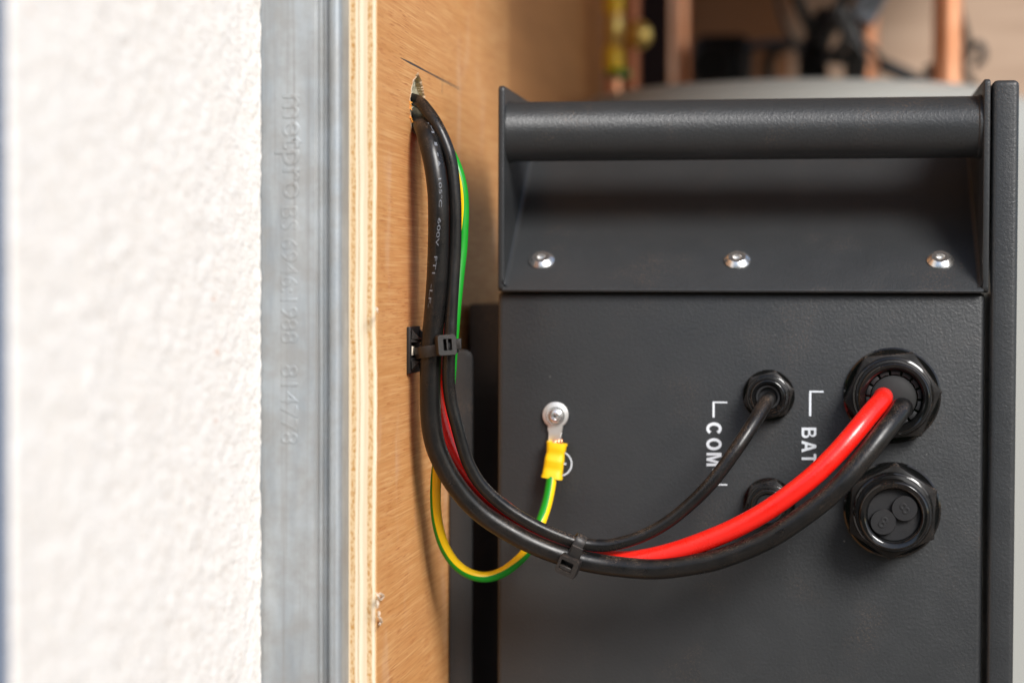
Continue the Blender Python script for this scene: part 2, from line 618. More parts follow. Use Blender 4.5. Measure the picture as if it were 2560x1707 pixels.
# -- plywood side panel with its ragged cable hole
def build_ply():
    root = empty("plywood_wall", (XW, YP, -.26), "orange brown plywood panel with pale sawn edge and a ragged cable hole", "plywood panel")
    bm = bmesh.new()
    y1 = SX(1272, 60, XW).y
    z0, z1 = -.795, .418
    add_box(bm, XP, XW, YP, y1, z0, z1, .0004, 1)
    bm.faces.ensure_lookup_table()
    o = finish("board", bm, [M_veneer, ply_edge(XP, XW), M_torn], root, smooth=False)
    outline = [(1044, 187), (1049, 193), (1053, 203), (1056, 216), (1058, 228), (1061, 240), (1063, 258), (1068, 285), (1066, 318), (1052, 340), (1036, 334),
               (1029, 318), (1026, 300), (1028, 290), (1026, 274), (1028, 262), (1025, 250), (1027, 236), (1029, 222), (1032, 208), (1036, 199), (1041, 194)]
    P = []
    for i, (a, b) in enumerate(outline):
        c, d = outline[(i + 1) % len(outline)]
        for k in range(5):
            u = k / 5
            jx = (random.random() - .5) * .9
            jy = (random.random() - .5) * 1.4
            P.append(SX(a + (c - a) * u + jx, b + (d - b) * u + jy, XW))
    cb = bmesh.new()
    add_prism(cb, [Vector((XP - .004, p.y, p.z)) for p in P], Vector((XW - XP + .008, 0, 0)))
    cut = finish("cutter", cb, [M_torn], None, smooth=False)
    mod = o.modifiers.new("hole", 'BOOLEAN')
    mod.operation = 'DIFFERENCE'
    mod.object = cut
    mod.solver = 'EXACT'
    dg = bpy.context.evaluated_depsgraph_get()
    me = bpy.data.meshes.new_from_object(o.evaluated_get(dg))
    o.modifiers.clear()
    o.data = me
    bpy.data.objects.remove(cut)
    me.materials.clear()
    for m in (M_veneer, M_edge, M_torn):
        me.materials.append(m)
    hy = [p.y for p in P]; hz = [p.z for p in P]
    for p in me.polygons:
        p.material_index = 0
        c = p.center
        if p.normal.y < -.5 and c.y < YP + .001:
            p.material_index = 1
        elif abs(p.normal.x) < .5 and min(hy) - .001 < c.y < max(hy) + .001 and min(hz) - .001 < c.z < max(hz) + .001 and p.area < .0005:
            p.material_index = 2
    # torn fibres round the hole
    for i, (px, py, dx, dy) in enumerate(((1030, 300, 3, 3), (1029, 293, 2, 5), (1028, 262, 4, 6), (1029, 268, 2, 9), (1031, 303, 4, 2), (1027, 256, 5, 1), (1043, 190, 3, -6))):
        bm = bmesh.new()
        a = SX(px - 3, py - 4, XW + .0002); b = SX(px - 2, py + 5, XW + .0002); c = SX(px + dx, py + dy, XW + .0014)
        e = (a + b) / 2 + Vector((-.0012, 0, 0))
        vs = [bm.verts.new(v) for v in (a, b, c, e)]
        for q in ((0, 1, 2), (1, 3, 2), (3, 0, 2), (0, 3, 1)):
            bm.faces.new([vs[k] for k in q])
        bmesh.ops.recalc_face_normals(bm, faces=bm.faces[:])
        finish("splinter", bm, M_splint if i < 6 else M_torn, root, smooth=False)
    # pale torn rim of the veneer
    bm = bmesh.new()
    cy = sum(p.y for p in P) / len(P); cz = sum(p.z for p in P) / len(P)
    inn, mid, outr = [], [], []
    for i, p in enumerate(P):
        d = Vector((0, p.y - cy, p.z - cz)).normalized()
        w = .0003 + .0013 * max(0, noise.noise(Vector((i * .3, 1.3, 0)))) + random.random() * .0003
        inn.append(bm.verts.new(p - d * (0.0001 + .0002 * random.random()) + Vector((-.0006, 0, 0))))
        mid.append(bm.verts.new(p + d * w * .4 + Vector((.0001 + .00015 * random.random(), 0, 0))))
        outr.append(bm.verts.new(p + d * w + Vector((.00002, 0, 0))))
    for a, b in ((inn, mid), (mid, outr)):
        for k in range(len(P)):
            bm.faces.new((a[k], a[(k + 1) % len(P)], b[(k + 1) % len(P)], b[k]))
    bmesh.ops.recalc_face_normals(bm, faces=bm.faces[:])
    finish("torn_rim", bm, M_rim, root, smooth=False)
    # pencil setting-out lines
    for (a, b), w in (((SX(1001, 145, XW), SX(1153, 225, XW)), .0005), ((SX(1106.5, 189, XW), SX(1105, 235, XW)), .0004)):
        bm = bmesh.new()
        d = (b - a).normalized()
        s = Vector((1, 0, 0)).cross(d) * w
        N = 14
        top = []; bot = []
        for k in range(N + 1):
            u = k / N
            ww = (.55 + .5 * random.random()) * (1 if 0 < k < N else .3)
            c = a.lerp(b, u) + Vector((.00006, 0, 0))
            top.append(bm.verts.new(c + s * ww)); bot.append(bm.verts.new(c - s * ww))
        for k in range(N):
            bm.faces.new((top[k], top[k + 1], bot[k + 1], bot[k]))
        bmesh.ops.recalc_face_normals(bm, faces=bm.faces[:])
        o2 = finish("pencil_line", bm, M_pencil, root, smooth=False)
        if o2.data.polygons[0].normal.x < 0:
            o2.data.flip_normals()
    # pale curls of torn wood hanging on the sawn edge
    for pts in (((944, 1487), (950, 1483), (958, 1492), (953, 1499)), ((940, 1480), (946, 1491), (950, 1501)), ((945, 1526), (948, 1535), (944, 1541)),
                ((946, 1546), (951, 1543), (952, 1556), (948, 1560)), ((942, 1498), (944, 1512), (941, 1520)), ((939, 768), (942, 775), (944, 782))):
        ctrl = [SX(px, py, XW + .0008 + .0016 * (k % 2)) for k, (px, py) in enumerate(pts)]
        pp = spline(ctrl, .0006)
        fr = frames(pp)
        bm = bmesh.new()
        prev = None
        for i, (p, t, n, b) in enumerate(fr):
            w = .0008 * math.sin(PI * (i + .6) / (len(fr) + .2))
            cur = [bm.verts.new(p + q) for q in (n * .00015 + b * w, n * .00015 - b * w, -n * .00015 - b * w, -n * .00015 + b * w)]
            if prev:
                for k in range(4):
                    bm.faces.new((prev[k], prev[(k + 1) % 4], cur[(k + 1) % 4], cur[k]))
            prev = cur
        bmesh.ops.recalc_face_normals(bm, faces=bm.faces[:])
        finish("wood_shaving", bm, M_shave, root)
    # insulation behind the hole
    bm = bmesh.new()
    c = SX(1046, 260, XW)
    add_box(bm, XP - .03, XP - .0005, c.y - .04, c.y + .06, c.z - .05, c.z + .05)
    ga = []
    for i in range(25):
        row = []
        for k in range(41):
            y = c.y - .022 + .044 * i / 24
            z = c.z - .034 + .068 * k / 40
            x = XW - .0028 + noise.fractal(Vector((4, y * 160, z * 160)), .7, 2, 4) * .0011
            row.append(bm.verts.new((x, y, z)))
        ga.append(row)
    for a, b in zip(ga, ga[1:]):
        for k in range(40):
            bm.faces.new((a[k], b[k], b[k + 1], a[k + 1]))
    edge = [r[0] for r in ga] + ga[-1][1:] + [r[-1] for r in ga[::-1]][1:] + ga[0][::-1][1:-1]
    low = [bm.verts.new((XP - .0008, v.co.y, v.co.z)) for v in edge]
    for k in range(len(edge)):
        bm.faces.new((edge[k], edge[(k + 1) % len(edge)], low[(k + 1) % len(edge)], low[k]))
    f = finish("insulation_block", bm, M_foam, None, smooth=False)
    tag(f, "pale beige insulation showing inside the ragged hole in the plywood", "insulation")
    # the panel that carries on behind
    bm = bmesh.new()
    add_box(bm, XP, XW - .0012, y1 + .0012, SX(1514, 100, XW).y, z0, z1, .0008, 1)
    f = finish("lining_board", bm, M_lining, None, smooth=False)
    tag(f, "darker brown board in the background behind the near plywood panel, left of the brass fitting", "board")
M_edge = ply_edge(XP, XW)
build_ply()

# -- cupboard back board, and an unseen board added above to shade the plywood
bm = bmesh.new()
add_box(bm, -.60, .62, 1.02, 1.04, -.795, .935)
tag(finish("back_board", bm, M_board, None, smooth=False), "pale blurred timber board at the back of the cupboard behind the pipes", "board")
bm = bmesh.new()
add_box(bm, XP, .20, -.11, 1.015, .42, .435)
tag(finish("shade_board", bm, M_board, None, smooth=False), "unseen timber board added above the cabinet to shade the plywood side", "board")

# -- the ground the cupboard stands on and the hedge it faces (seen only as reflections)
bm = bmesh.new()
vs = [bm.verts.new(v) for v in ((-20, -20, -.8), (20, -20, -.8), (20, 20, -.8), (-20, 20, -.8))]
bm.faces.new(vs)
g = NT("gravel")
g.set(g.ramp(g.noise(60, detail=5), [(.3, (.16, .125, .095)), (.7, (.30, .245, .19))]), .9, 0, .2)
o = finish("ground", bm, g.m, None, smooth=False)
o["kind"] = "structure"
bm = bmesh.new()
rows = []
for i in range(61):
    row = []
    for j in range(13):
        z = -.8 + 2.3 * j / 12
        x = -6 + 12 * i / 60
        q = Vector((x, 0, z))
        dep = noise.fractal(q * 2.2, .8, 2, 4) * .28
        top = noise.fractal(Vector((x * 1.7, 5, 0)), .8, 2, 3) * .3
        row.append(bm.verts.new((x, -5.2 + dep - .25 * max(0, j - 9), z + (top if j > 9 else 0))))
    rows.append(row)
for a, b in zip(rows, rows[1:]):
    for j in range(12):
        bm.faces.new((a[j], a[j + 1], b[j + 1], b[j]))
hedge_m = NT("hedge_leaves")
hedge_m.set(hedge_m.ramp(hedge_m.noise(24, detail=6), [(.35, (.008, .020, .005)), (.65, (.07, .13, .03))]), .6, 0, .3)
bmesh.ops.recalc_face_normals(bm, faces=bm.faces[:])
tag(finish("hedge", bm, hedge_m.m), "green hedge outside facing the cupboard, showing only in the glossy black domes", "hedge")

# ------------------------------------------------------------------ the cabinet
XL = S(1244, 900, 0).x
XR = S(2462, 900, 0).x
Z_SEAM = S(1800, 729, 0).z
cab = empty("battery_cabinet", ((XL + XR) / 2, .1, -.34), "charcoal textured metal cabinet with tubular handle, screws and black cable glands", "cabinet")

bm = bmesh.new()
add_box(bm, XL, XR, 0, .062, -.79, Z_SEAM, .0028, 3)
finish("front_panel", bm, M_coat, cab)

bm = bmesh.new()
xa = S(1171, 1000, .062).x
add_box(bm, xa, XR - .004, .0625, .30, -.79, S(1180, 760, .0625).z, .0015, 2)
finish("rear_body", bm, M_coat, cab)

# left mounting flange with a rounded top corner
bm = bmesh.new()
fx0 = XW + .0008
fx1 = S(1181, 1200, .025).x
fz = S(1150, 874, .025).z
pts = [Vector((fx0, .025, -.79)), Vector((fx1, .025, -.79))]
r = .0052
for k in range(0, 9):
    a = k / 8 * PI / 2
    pts.append(Vector((fx1 - r + r * math.cos(a), .025, fz - r + r * math.sin(a))))
pts.append(Vector((fx0, .025, fz)))
add_prism(bm, pts, Vector((0, .003, 0)), .0006)
finish("mounting_flange", bm, M_coat, cab)

# right-hand rail
bm = bmesh.new()
rx0 = S(2476, 800, -.004).x
rx1 = S(2543, 800, -.004).x
rz = S(2500, 200, -.004).z
add_box(bm, rx0, rx1, -.004, .05, -.79, rz, .0026, 4)
finish("side_rail", bm, M_coat, cab)

# handle bracket: sloping tray, two cheeks, round bar
YB = -.0045
bl = S(1244, 720, YB).x
br = S(2472, 720, YB).x
zb = S(1800, 722, YB).z
zt_l = S(1252, 214, YB).z
zt_r = S(2466, 197, YB).z
slope = math.radians(40)
def tray(y):
    return zb + (y - YB) * math.tan(slope)
ct = .0032
bm = bmesh.new()
# tray plate with upturned lip edge
pl = [Vector((0, YB, zb)), Vector((0, YB - .0004, zb - .0008)), Vector((0, YB, zb - .0016)), Vector((0, YB + .002, zb - .0016)), Vector((0, .11, tray(.11) - .002)), Vector((0, .11, tray(.11)))]
add_prism(bm, [p + Vector((bl + .0025, 0, 0)) for p in pl], Vector((br - bl - .005, 0, 0)))
hb = finish("handle_bracket", bm, M_coat, cab)
for xs0, xs1, zt in ((bl, bl + ct, zt_l), (br - ct, br, zt_r)):
    bm = bmesh.new()
    prof = []
    def arc(cy, cz, r, a0, a1, n=6):
        for k in range(n + 1):
            a = a0 + (a1 - a0) * k / n
            prof.append(Vector((xs0, cy + r * math.cos(a), cz + r * math.sin(a))))
    prof.append(Vector((xs0, .11, zt)))
    arc(YB + .0025, zt - .0025, .0025, PI / 2, PI)
    arc(YB + .003, zb - .0016 + .003, .003, PI, PI * 1.5)
    prof.append(Vector((xs0, .11, tray(.11) - .002)))
    add_prism(bm, prof, Vector((xs1 - xs0, 0, 0)), .0009, 3)
    finish("cheek", bm, M_coat, hb)
# small fillet where tray meets cheeks
for x, s in ((bl + ct, 1), (br - ct, -1)):
    bm = bmesh.new()
    rr = .004
    prev = None
    for yy in [YB + .0012, .02, .05, .08, .108]:
        nrm = Vector((0, -math.sin(slope), math.cos(slope)))
        base = Vector((x - s * .0004, yy, tray(yy) - .0004))
        cur = []
        for k in range(7):
            a = k / 6 * PI / 2
            cur.append(bm.verts.new(base + Vector((s, 0, 0)) * rr * (1 - math.sin(a)) + nrm * rr * (1 - math.cos(a))))
        if prev:
            for k in range(6):
                bm.faces.new((prev[k], prev[k + 1], cur[k + 1], cur[k]))
        prev = cur
    bmesh.ops.recalc_face_normals(bm, faces=bm.faces[:])
    finish("weld_seam", bm, M_coat, hb)

bar_y = .012
zc = (S(1300, 255, bar_y - .002).z + S(1300, 402, bar_y - .006).z) / 2
rb = (S(1300, 255, bar_y - .002).z - S(1300, 402, bar_y - .006).z) / 2
bm = bmesh.new()
add_lathe(bm, [(rb + .0006, 0), (rb + .0006, .0012), (rb, .0022), (rb, br - bl - 2 * ct - .0018), (rb + .0006, br - bl - 2 * ct - .001), (rb + .0006, br - bl - 2 * ct + .0006)],
          Vector((bl + ct - .0003, bar_y, zc)), Vector((1, 0, 0)), 96)
finish("handle_bar", bm, M_coat, hb)

# button-head screws on the tray
def make_screw(px, py):
    # where the ray meets the tray
    d = R @ Vector(((px - 1280) / F, (853.5 - py) / F, -1))
    # z = zb + (y-YB) tan
    t = (zb + (CY - YB) * math.tan(slope)) / (d.z - d.y * math.tan(slope))
    p = Vector((d.x * t, CY + d.y * t, d.z * t))
    nrm = Vector((0, -math.sin(slope), math.cos(slope)))
    q = nrm.to_track_quat('Z', 'Y').to_matrix().to_4x4()
    bm = bmesh.new()
    add_lathe(bm, [(.0066, -.0005), (.00665, .0007), (.0063, .0011), (.0047, .0026), (.0044, .0028), (.0026, .0028)], Vector((0, 0, 0)), Vector((0, 0, 1)), 48)
    # hex socket
    hr = .0023
    a = [bm.verts.new((hr * math.cos(k * PI / 3 + .2), hr * math.sin(k * PI / 3 + .2), .00276)) for k in range(6)]
    b = [bm.verts.new((hr * .97 * math.cos(k * PI / 3 + .2), hr * .97 * math.sin(k * PI / 3 + .2), .0012)) for k in range(6)]
    c = bm.verts.new((0, 0, .0007))
    ring = [bm.verts.new((.00262 * math.cos(k * PI / 12 + .2), .00262 * math.sin(k * PI / 12 + .2), .0028)) for k in range(24)]
    for k in range(6):
        bm.faces.new((a[(k + 1) % 6], a[k], b[k], b[(k + 1) % 6]))
        bm.faces.new((b[(k + 1) % 6], b[k], c))
        for j in range(4):
            bm.faces.new((ring[k * 4 + j], ring[(k * 4 + j + 1) % 24], a[k] if j < 2 else a[(k + 1) % 6]))
        bm.faces.new((ring[k * 4 + 2], a[(k + 1) % 6], a[k]))
    bmesh.ops.recalc_face_normals(bm, faces=bm.faces[:])
    bm.transform(Matrix.Translation(p) @ q)
    finish("screw", bm, M_screw, hb, angle=25)
for px, py in ((1354, 652), (1843, 652), (2351, 652)):
    make_screw(px, py)

# white printing on the panel: bold capitals, each a flat outline in a unit box
def arcpts(cx, cy, rx, ry, a0, a1, n):
    return [(cx + rx * math.cos(math.radians(a0 + (a1 - a0) * k / n)), cy + ry * math.sin(math.radians(a0 + (a1 - a0) * k / n))) for k in range(n + 1)]
def strip(a, b):
    return [[a[k], a[k + 1], b[k + 1], b[k]] for k in range(len(a) - 1)]
A_half = [(0, 0), (.375, 1), (.5, 1), (.5, .76), (.385, .40), (.5, .40), (.5, .22), (.325, .22), (.255, 0)]
b_up = strip([(.25, 1)] + arcpts(.60, .765, .27, .235, 90, -90, 14) + [(.25, .53)], [(.25, .83)] + arcpts(.57, .715, .125, .115, 90, -90, 14) + [(.25, .60)])
b_lo = strip([(.25, .53)] + arcpts(.66, .265, .32, .265, 90, -90, 14) + [(.25, 0)], [(.25, .435)] + arcpts(.62, .30, .14, .135, 90, -90, 14) + [(.25, .165)])
GLYPH = {
    'O': strip(arcpts(.5, .5, .5, .52, 0, 360, 40), arcpts(.5, .5, .25, .33, 0, 360, 40)),
    'C': strip(arcpts(.5, .5, .5, .52, 38, 322, 34), arcpts(.5, .5, .25, .32, 34, 326, 34)),
    'M': [[(0, 0), (0, 1), (.29, 1), (.5, .36), (.71, 1), (1, 1), (1, 0), (.80, 0), (.80, .76), (.595, 0), (.405, 0), (.20, .76), (.20, 0)]],
    'B': [[(0, 0), (.25, 0), (.25, 1), (0, 1)]] + b_up + b_lo,
    'A': [A_half, [(1 - x, y) for x, y in A_half][::-1]],
    'T': [[(0, 1), (0, .82), (.37, .82), (.37, 0), (.63, 0), (.63, .82), (1, .82), (1, 1)]],
}
def capitals(bm, s, spans, yc, cap, Y):
    for ch, (r0, r1) in zip(s, spans):
        for poly in GLYPH[ch]:
            bm.faces.new([bm.verts.new(S(yc + (y - .5) * cap, r0 + (r1 - r0) * x, Y)) for x, y in poly])

YT = -.00012
def printed(name, words=(), bars=(), ring=None):
    bm = bmesh.new()
    for a in words:
        capitals(bm, *a, YT)
    for x0, y0, x1, y1 in bars:
        a = S(x0, y0, YT); b = S(x1, y1, YT)
        bm.faces.new([bm.verts.new(v) for v in ((a.x, YT, a.z), (b.x, YT, a.z), (b.x, YT, b.z), (a.x, YT, b.z))])
    if ring:
        c = S(*ring, YT)
        for k in range(72):
            a0 = 2 * PI * k / 72; a1 = 2 * PI * (k + 1) / 72
            bm.faces.new([bm.verts.new(c + Vector((rr * math.cos(a), 0, rr * math.sin(a)))) for rr, a in ((.0058, a0), (.00645, a0), (.00645, a1), (.0058, a1))])
    bmesh.ops.remove_doubles(bm, verts=bm.verts[:], dist=1e-6)
    for f in bm.faces:
        f.normal_update()
        if f.normal.y > 0:
            f.normal_flip()
    return finish(name, bm, M_print, cab, smooth=False)
printed("printed_word", [("COM", ((1055.5, 1087), (1095, 1125), (1131.5, 1164.5)), 1785, 37)])
printed("printed_word", [("BAT", ((1068.5, 1095), (1101, 1130), (1134, 1158)), 2022.5, 36.5)])
printed("printed_bracket", bars=((1781.5, 1003.5, 1818, 1007.5), (1781.5, 1007.5, 1786.5, 1043)))
printed("printed_bracket", bars=((1781.5, 1172, 1786.5, 1209), (1781.5, 1209, 1818, 1213)))
printed("printed_bracket", bars=((2023, 976.5, 2059, 981), (2023, 981, 2028, 1040)))
printed("printed_earth_symbol", bars=((1394, 1156.5, 1415.5, 1161.5), (1391, 1141, 1394, 1177), (1384, 1147, 1388, 1171), (1377, 1153, 1381, 1165)), ring=(1399, 1158.5))

# ------------------------------------------------------------------ cable glands
def hexpts(r, a0, knurl, teeth, y):
    out = []
    for k in range(6):
        p = Vector((math.cos(a0 + k * PI / 3), 0, math.sin(a0 + k * PI / 3))) * r
        q = Vector((math.cos(a0 + (k + 1) * PI / 3), 0, math.sin(a0 + (k + 1) * PI / 3))) * r
        n = ((p + q) / 2).normalized()
        m = teeth * 2
        for j in range(m):
            u = (j + .0) / m
            d = (knurl if j % 2 else 0)
            if u < .06 or u > .94:
                d = 0
            out.append(p.lerp(q, u) - n * d)
    return [v + Vector((0, y, 0)) for v in out]

def make_gland(px, py, Rr, ang, hole, dome_h, kind, cap_r):
    o = S(px, py, 0)
    bm = bmesh.new()
    # hex body: knurled rear band and plain front face
    a0 = math.radians(ang)
    teeth = 26 if Rr > .02 else 15
    h0, h1 = .0022, .0022 + Rr * .30
    rc = Rr * 1.005
    rings = []
    for r, h, kn in ((rc, h0, .00045), (rc, h1, .00045), (rc * .975, h1 + .0006, 0.0)):
        rings.append([bm.verts.new(o + v) for v in hexpts(r, a0, kn, teeth, -h)])
    n = len(rings[0])
    for a, b in zip(rings, rings[1:]):
        for k in range(n):
            bm.faces.new((a[k], a[(k + 1) % n], b[(k + 1) % n], b[k]))
    # front face to inner circle
    rin = Rr * .80
    circ = []
    for v in rings[-1]:
        d = v.co - o
        t = math.atan2(d.z, d.x)
        circ.append(bm.verts.new(o + Vector((rin * math.cos(t), -(h1 + .0010), rin * math.sin(t)))))
    for k in range(n):
        bm.faces.new((rings[-1][k], rings[-1][(k + 1) % n], circ[(k + 1) % n], circ[k]))
    bmesh.ops.recalc_face_normals(bm, faces=bm.faces[:])
    g = finish("cable_gland", bm, M_knurl, cab, angle=25)
    # round flange against the panel
    bm = bmesh.new()
    add_lathe(bm, [(Rr * .5, 0.0001), (Rr * 1.0, 0.0001), (Rr * 1.0, .0016), (Rr * .965, .0022), (Rr * .5, .0022)], o, n=96)
    finish("flange", bm, M_gloss, g)
    # domed cap
    H = dome_h
    hb_ = h1 + .0006
    prof = [(Rr * .83, hb_ - .0012), (Rr * .835, hb_ + Rr * .05), (Rr * .81, hb_ + Rr * .10), (Rr * .785, hb_ + Rr * .11)]
    ra, rz_ = Rr * .785, hb_ + Rr * .11
    # curved shoulder up to the rim
    for k in range(1, 13):
        u = k / 12
        prof.append((ra + (cap_r - ra) * (1 - math.cos(u * PI / 2)) ** .9, rz_ + (H - rz_) * math.sin(u * PI / 2)))
    prof += [(cap_r * .985, H + .0002), (cap_r * .96, H + .0001)]
    lip = cap_r - hole
    for k in range(1, 8):
        u = k / 7 * PI / 2
        prof.append((cap_r * .96 - (cap_r * .96 - hole) * math.sin(u), H - (cap_r * .96 - hole) * .8 * (1 - math.cos(u))))
    prof += [(hole * .985, H - lip * .8 - .0035), (hole * .5, H - lip * .8 - .0036)]
    bm = bmesh.new()
    add_lathe(bm, prof, o, n=96)
    finish("dome_cap", bm, M_gloss, g, angle=40)
    # rubber insert
    hi = H - lip * .8
    if kind == 'claw':
        bm = bmesh.new()
        add_lathe(bm, [(hole * .80, hi - .0034), (hole * .80, hi - .0020), (hole * .74, hi - .0016), (0, hi - .0016)], o, n=64)
        finish("rubber_insert", bm, M_rubber2, g)
        for k in range(14):
            a = 2 * PI * (k + .35) / 14
            w = 2 * PI / 14 * .40
            pts = []
            for rr, aa in ((hole * .83, a - w), (hole * .97, a - w), (hole * .985, a), (hole * .97, a + w), (hole * .83, a + w), (hole * .845, a)):
                pts.append(o + Vector((rr * math.cos(aa), -(hi - .0032), rr * math.sin(aa))))
            bm = bmesh.new()
            add_prism(bm, pts, Vector((0, -.0022, 0)), .00025)
            finish("claw", bm, M_rubber, g)
    elif kind == 'ring':
        bm = bmesh.new()
        add_lathe(bm, [(hole * .98, hi - .003), (hole * .98, hi - .0007), (hole * .93, hi - .0003), (hole * .78, hi - .0004), (hole * .72, hi - .001), (hole * .70, hi - .0034), (0, hi - .0034)], o, n=64)
        finish("rubber_insert", bm, M_rubber, g)
    elif kind == 'plug':
        bm = bmesh.new()
        add_lathe(bm, [(hole * .99, hi - .003), (hole * .99, hi - .0006), (hole * .93, hi - .0002), (0, hi)], o, n=64)
        finish("rubber_insert", bm, M_rubber, g)
    elif kind == 'twin':
        bm = bmesh.new()
        add_lathe(bm, [(hole * .99, hi - .003), (hole * .99, hi - .0024), (hole * .96, hi - .0020), (0, hi - .0020)], o, n=64)
        finish("rubber_insert", bm, M_rubber, g)
        for dx, dz, rot in ((.0050, .0034, 35), (-.0050, -.0034, -30)):
            bm = bmesh.new()
            q = o + Vector((dx, 0, dz))
            rp = .0061
            add_lathe(bm, [(rp, hi - .0030), (rp, hi + .0002), (rp * .96, hi + .0006), (0, hi + .0006)], q, n=48)
            t = text_bm("8", .0075, .0001, 0, .0002)
            a, b, c, d = bounds(t)
            M = Matrix.Translation(q + Vector((0, -(hi + .0006), 0))) @ Matrix(((1, 0, 0, 0), (0, 0, -1, 0), (0, 1, 0, 0), (0, 0, 0, 1))) @ Matrix.Rotation(math.radians(rot), 4, 'Z') @ Matrix.Translation((-(a + b) / 2, -(c + d) / 2, 0))
            merge(bm, t, M, 0)
            finish("plug", bm, M_rubber, g)
    return o

make_gland(2230, 988, .0235, 6, .0135, .0265, 'claw', .0164)
make_gland(2230, 1273, .0235, 27, .0128, .0265, 'twin', .0158)
make_gland(1922, 988, .0128, 15, .0062, .0165, 'ring', .0078)
make_gland(1923, 1257, .0128, 15, .0062, .0165, 'plug', .0078)

# ------------------------------------------------------------------ cables
def path(spec, step=.0016):
    return spline([S(x, y, Y) for x, y, Y in spec], step)

def hole_start(px, py, dx):
    """the point dx inside the plywood from where the ray meets its face"""
    return SX(px, py, XW) + Vector((-dx, 0, 0))

R_MAIN = .00492
def cable_pts(head, spec, tail=(), step=.0016):
    return spline(head + [S(x, y, Y) for x, y, Y in spec] + list(tail), step)

# thick black
h = SX(1046, 292, XW)
G = S(2230, 988, 0)
main_ctrl = cable_pts([Vector((XW - .012, h.y + .006, h.z + .002)), Vector((XW - .001, h.y + .0015, h.z))],
    [(1062, 322, -.0705), (1075, 364, -.078), (1086, 413, -.081), (1092, 455, -.082), (1095, 486, -.082), (1096.5, 541, -.082), (1095.5, 623, -.081), (1092, 704, -.080), (1086, 786, -.078),
     (1081, 840, -.0765), (1077, 904, -.0755), (1075, 960, -.075), (1076, 1019, -.074), (1080, 1070, -.073), (1088, 1110, -.072), (1099, 1140, -.071), (1122, 1186, -.069), (1160, 1239, -.066), (1206, 1284, -.063), (1264, 1323, -.060),
     (1331, 1359, -.057), (1403, 1387, -.054), (1470, 1404, -.052), (1537, 1415, -.051), (1638, 1422, -.052), (1739, 1410, -.054), (1807, 1394, -.056), (1900, 1357, -.058),
     (1966, 1319, -.060), (2058, 1252, -.060), (2112, 1200, -.059), (2160, 1143, -.056), (2203, 1088, -.051), (2237, 1044, -.043), (2254, 1019, -.034)],
    [G + Vector((.0042, -.0205, -.0052)), G + Vector((.0042, -.010, -.0050))])
fr_main = frames(main_ctrl)
o = finish("power_cable", tube_bm(fr_main, R_MAIN, 32), M_black, None, angle=60)
tag(o, "thick black cable, lowest of the bundle, entering the large gland below the red cable", "cable", "cables from the plywood hole to the cabinet")
cable_black = o

# printing on the thick black cable
frr = frames(main_ctrl, ref=True)
def print_on(s, y0, y1, a0, a1, capw=.00145):
    """lettering along the cable between photo rows y0 and y1, at angle a0..a1 from the front"""
    idx = []
    cz = [(i, f[0]) for i, f in enumerate(frr[:170])]
    def find(row):
        best = min(cz, key=lambda q: abs(q[1].z - S(1090, row, q[1].y).z) if q[0] > 6 else 9)
        return best[0]
    i0, i1 = find(y0), find(y1)
    if i1 <= i0:
        i1 = i0 + 1
    t = text_bm(s, 1, 0)
    a, b, c, d = bounds(t)
    bm = bmesh.new()
    mp = {}
    bmesh.ops.triangulate(t, faces=t.faces[:])
    for v in t.verts:
        u = (v.co.x - a) / (b - a)
        w = (v.co.y - (c + d) / 2) / max(d - c, .3)
        fi = i0 + u * (i1 - i0)
        k = min(int(fi), len(frr) - 2); ff = fi - k
        p = frr[k][0].lerp(frr[k + 1][0], ff); n = frr[k][2].lerp(frr[k + 1][2], ff).normalized(); T = frr[k][1]
        bb = T.cross(n)
        if bb.x < 0:
            bb = -bb
        an = math.radians(a0 + (a1 - a0) * u) + w * capw / R_MAIN
        mp[v] = bm.verts.new(p + (n * math.cos(an) + bb * math.sin(an)) * (R_MAIN + .00006))
    for f in t.faces:
        try:
            bm.faces.new([mp[v] for v in f.verts])
        except ValueError:
            pass
    t.free()
    return bm
allp = bmesh.new()
for s, y0, y1, a0, a1 in (("AWM", 304, 347, 52, 48), ("1", 371, 377, 46, 45), ("-", 392, 396, 42, 42), ("A", 407, 422, 38, 37), ("105\u00b0C", 452, 519, 30, 22), ("600V", 549, 616, 17, 4),
                          ("FT1", 643, 683, 0, -9), ("-LF-", 708, 769, -14, -26)):
    b2 = print_on(s, y0, y1, a0, a1)
    merge(allp, b2, Matrix.Identity(4))
finish("cable_print", allp, M_cprint, cable_black, smooth=False)

# red
rh = SX(1048, 300, XW)
red_pts = cable_pts([Vector((XW - .010, rh.y + .010, rh.z + .003)), Vector((XW - .001, rh.y + .004, rh.z))],
    [(1068, 338, -.0625), (1082, 385, -.066), (1092, 440, -.068), (1097, 500, -.0685), (1099, 580, -.0685), (1097, 660, -.068), (1091.5, 760, -.067), (1085, 850, -.066), (1086, 950, -.066), (1095, 1030, -.065), (1112, 1092, -.064), (1137, 1145, -.062),
     (1177, 1200, -.059), (1225, 1248, -.056), (1280, 1290, -.0525), (1340, 1330, -.049), (1410, 1369, -.046), (1480, 1393, -.045), (1570, 1402, -.046), (1672, 1383, -.049), (1773, 1348, -.053),
     (1850, 1314, -.056), (1930, 1268, -.058), (2025, 1197, -.058), (2092, 1132, -.055), (2140, 1077, -.050), (2178, 1031, -.042), (2202, 1004, -.034)],
    [G + Vector((-.0050, -.0215, .0003)), G + Vector((-.0048, -.010, .0008))])
o = finish("power_cable", tube_bm(frames(red_pts), .00478, 32), M_red, None, angle=60)
tag(o, "bright red cable curving up into the large upper gland", "cable", "cables from the plywood hole to the cabinet")

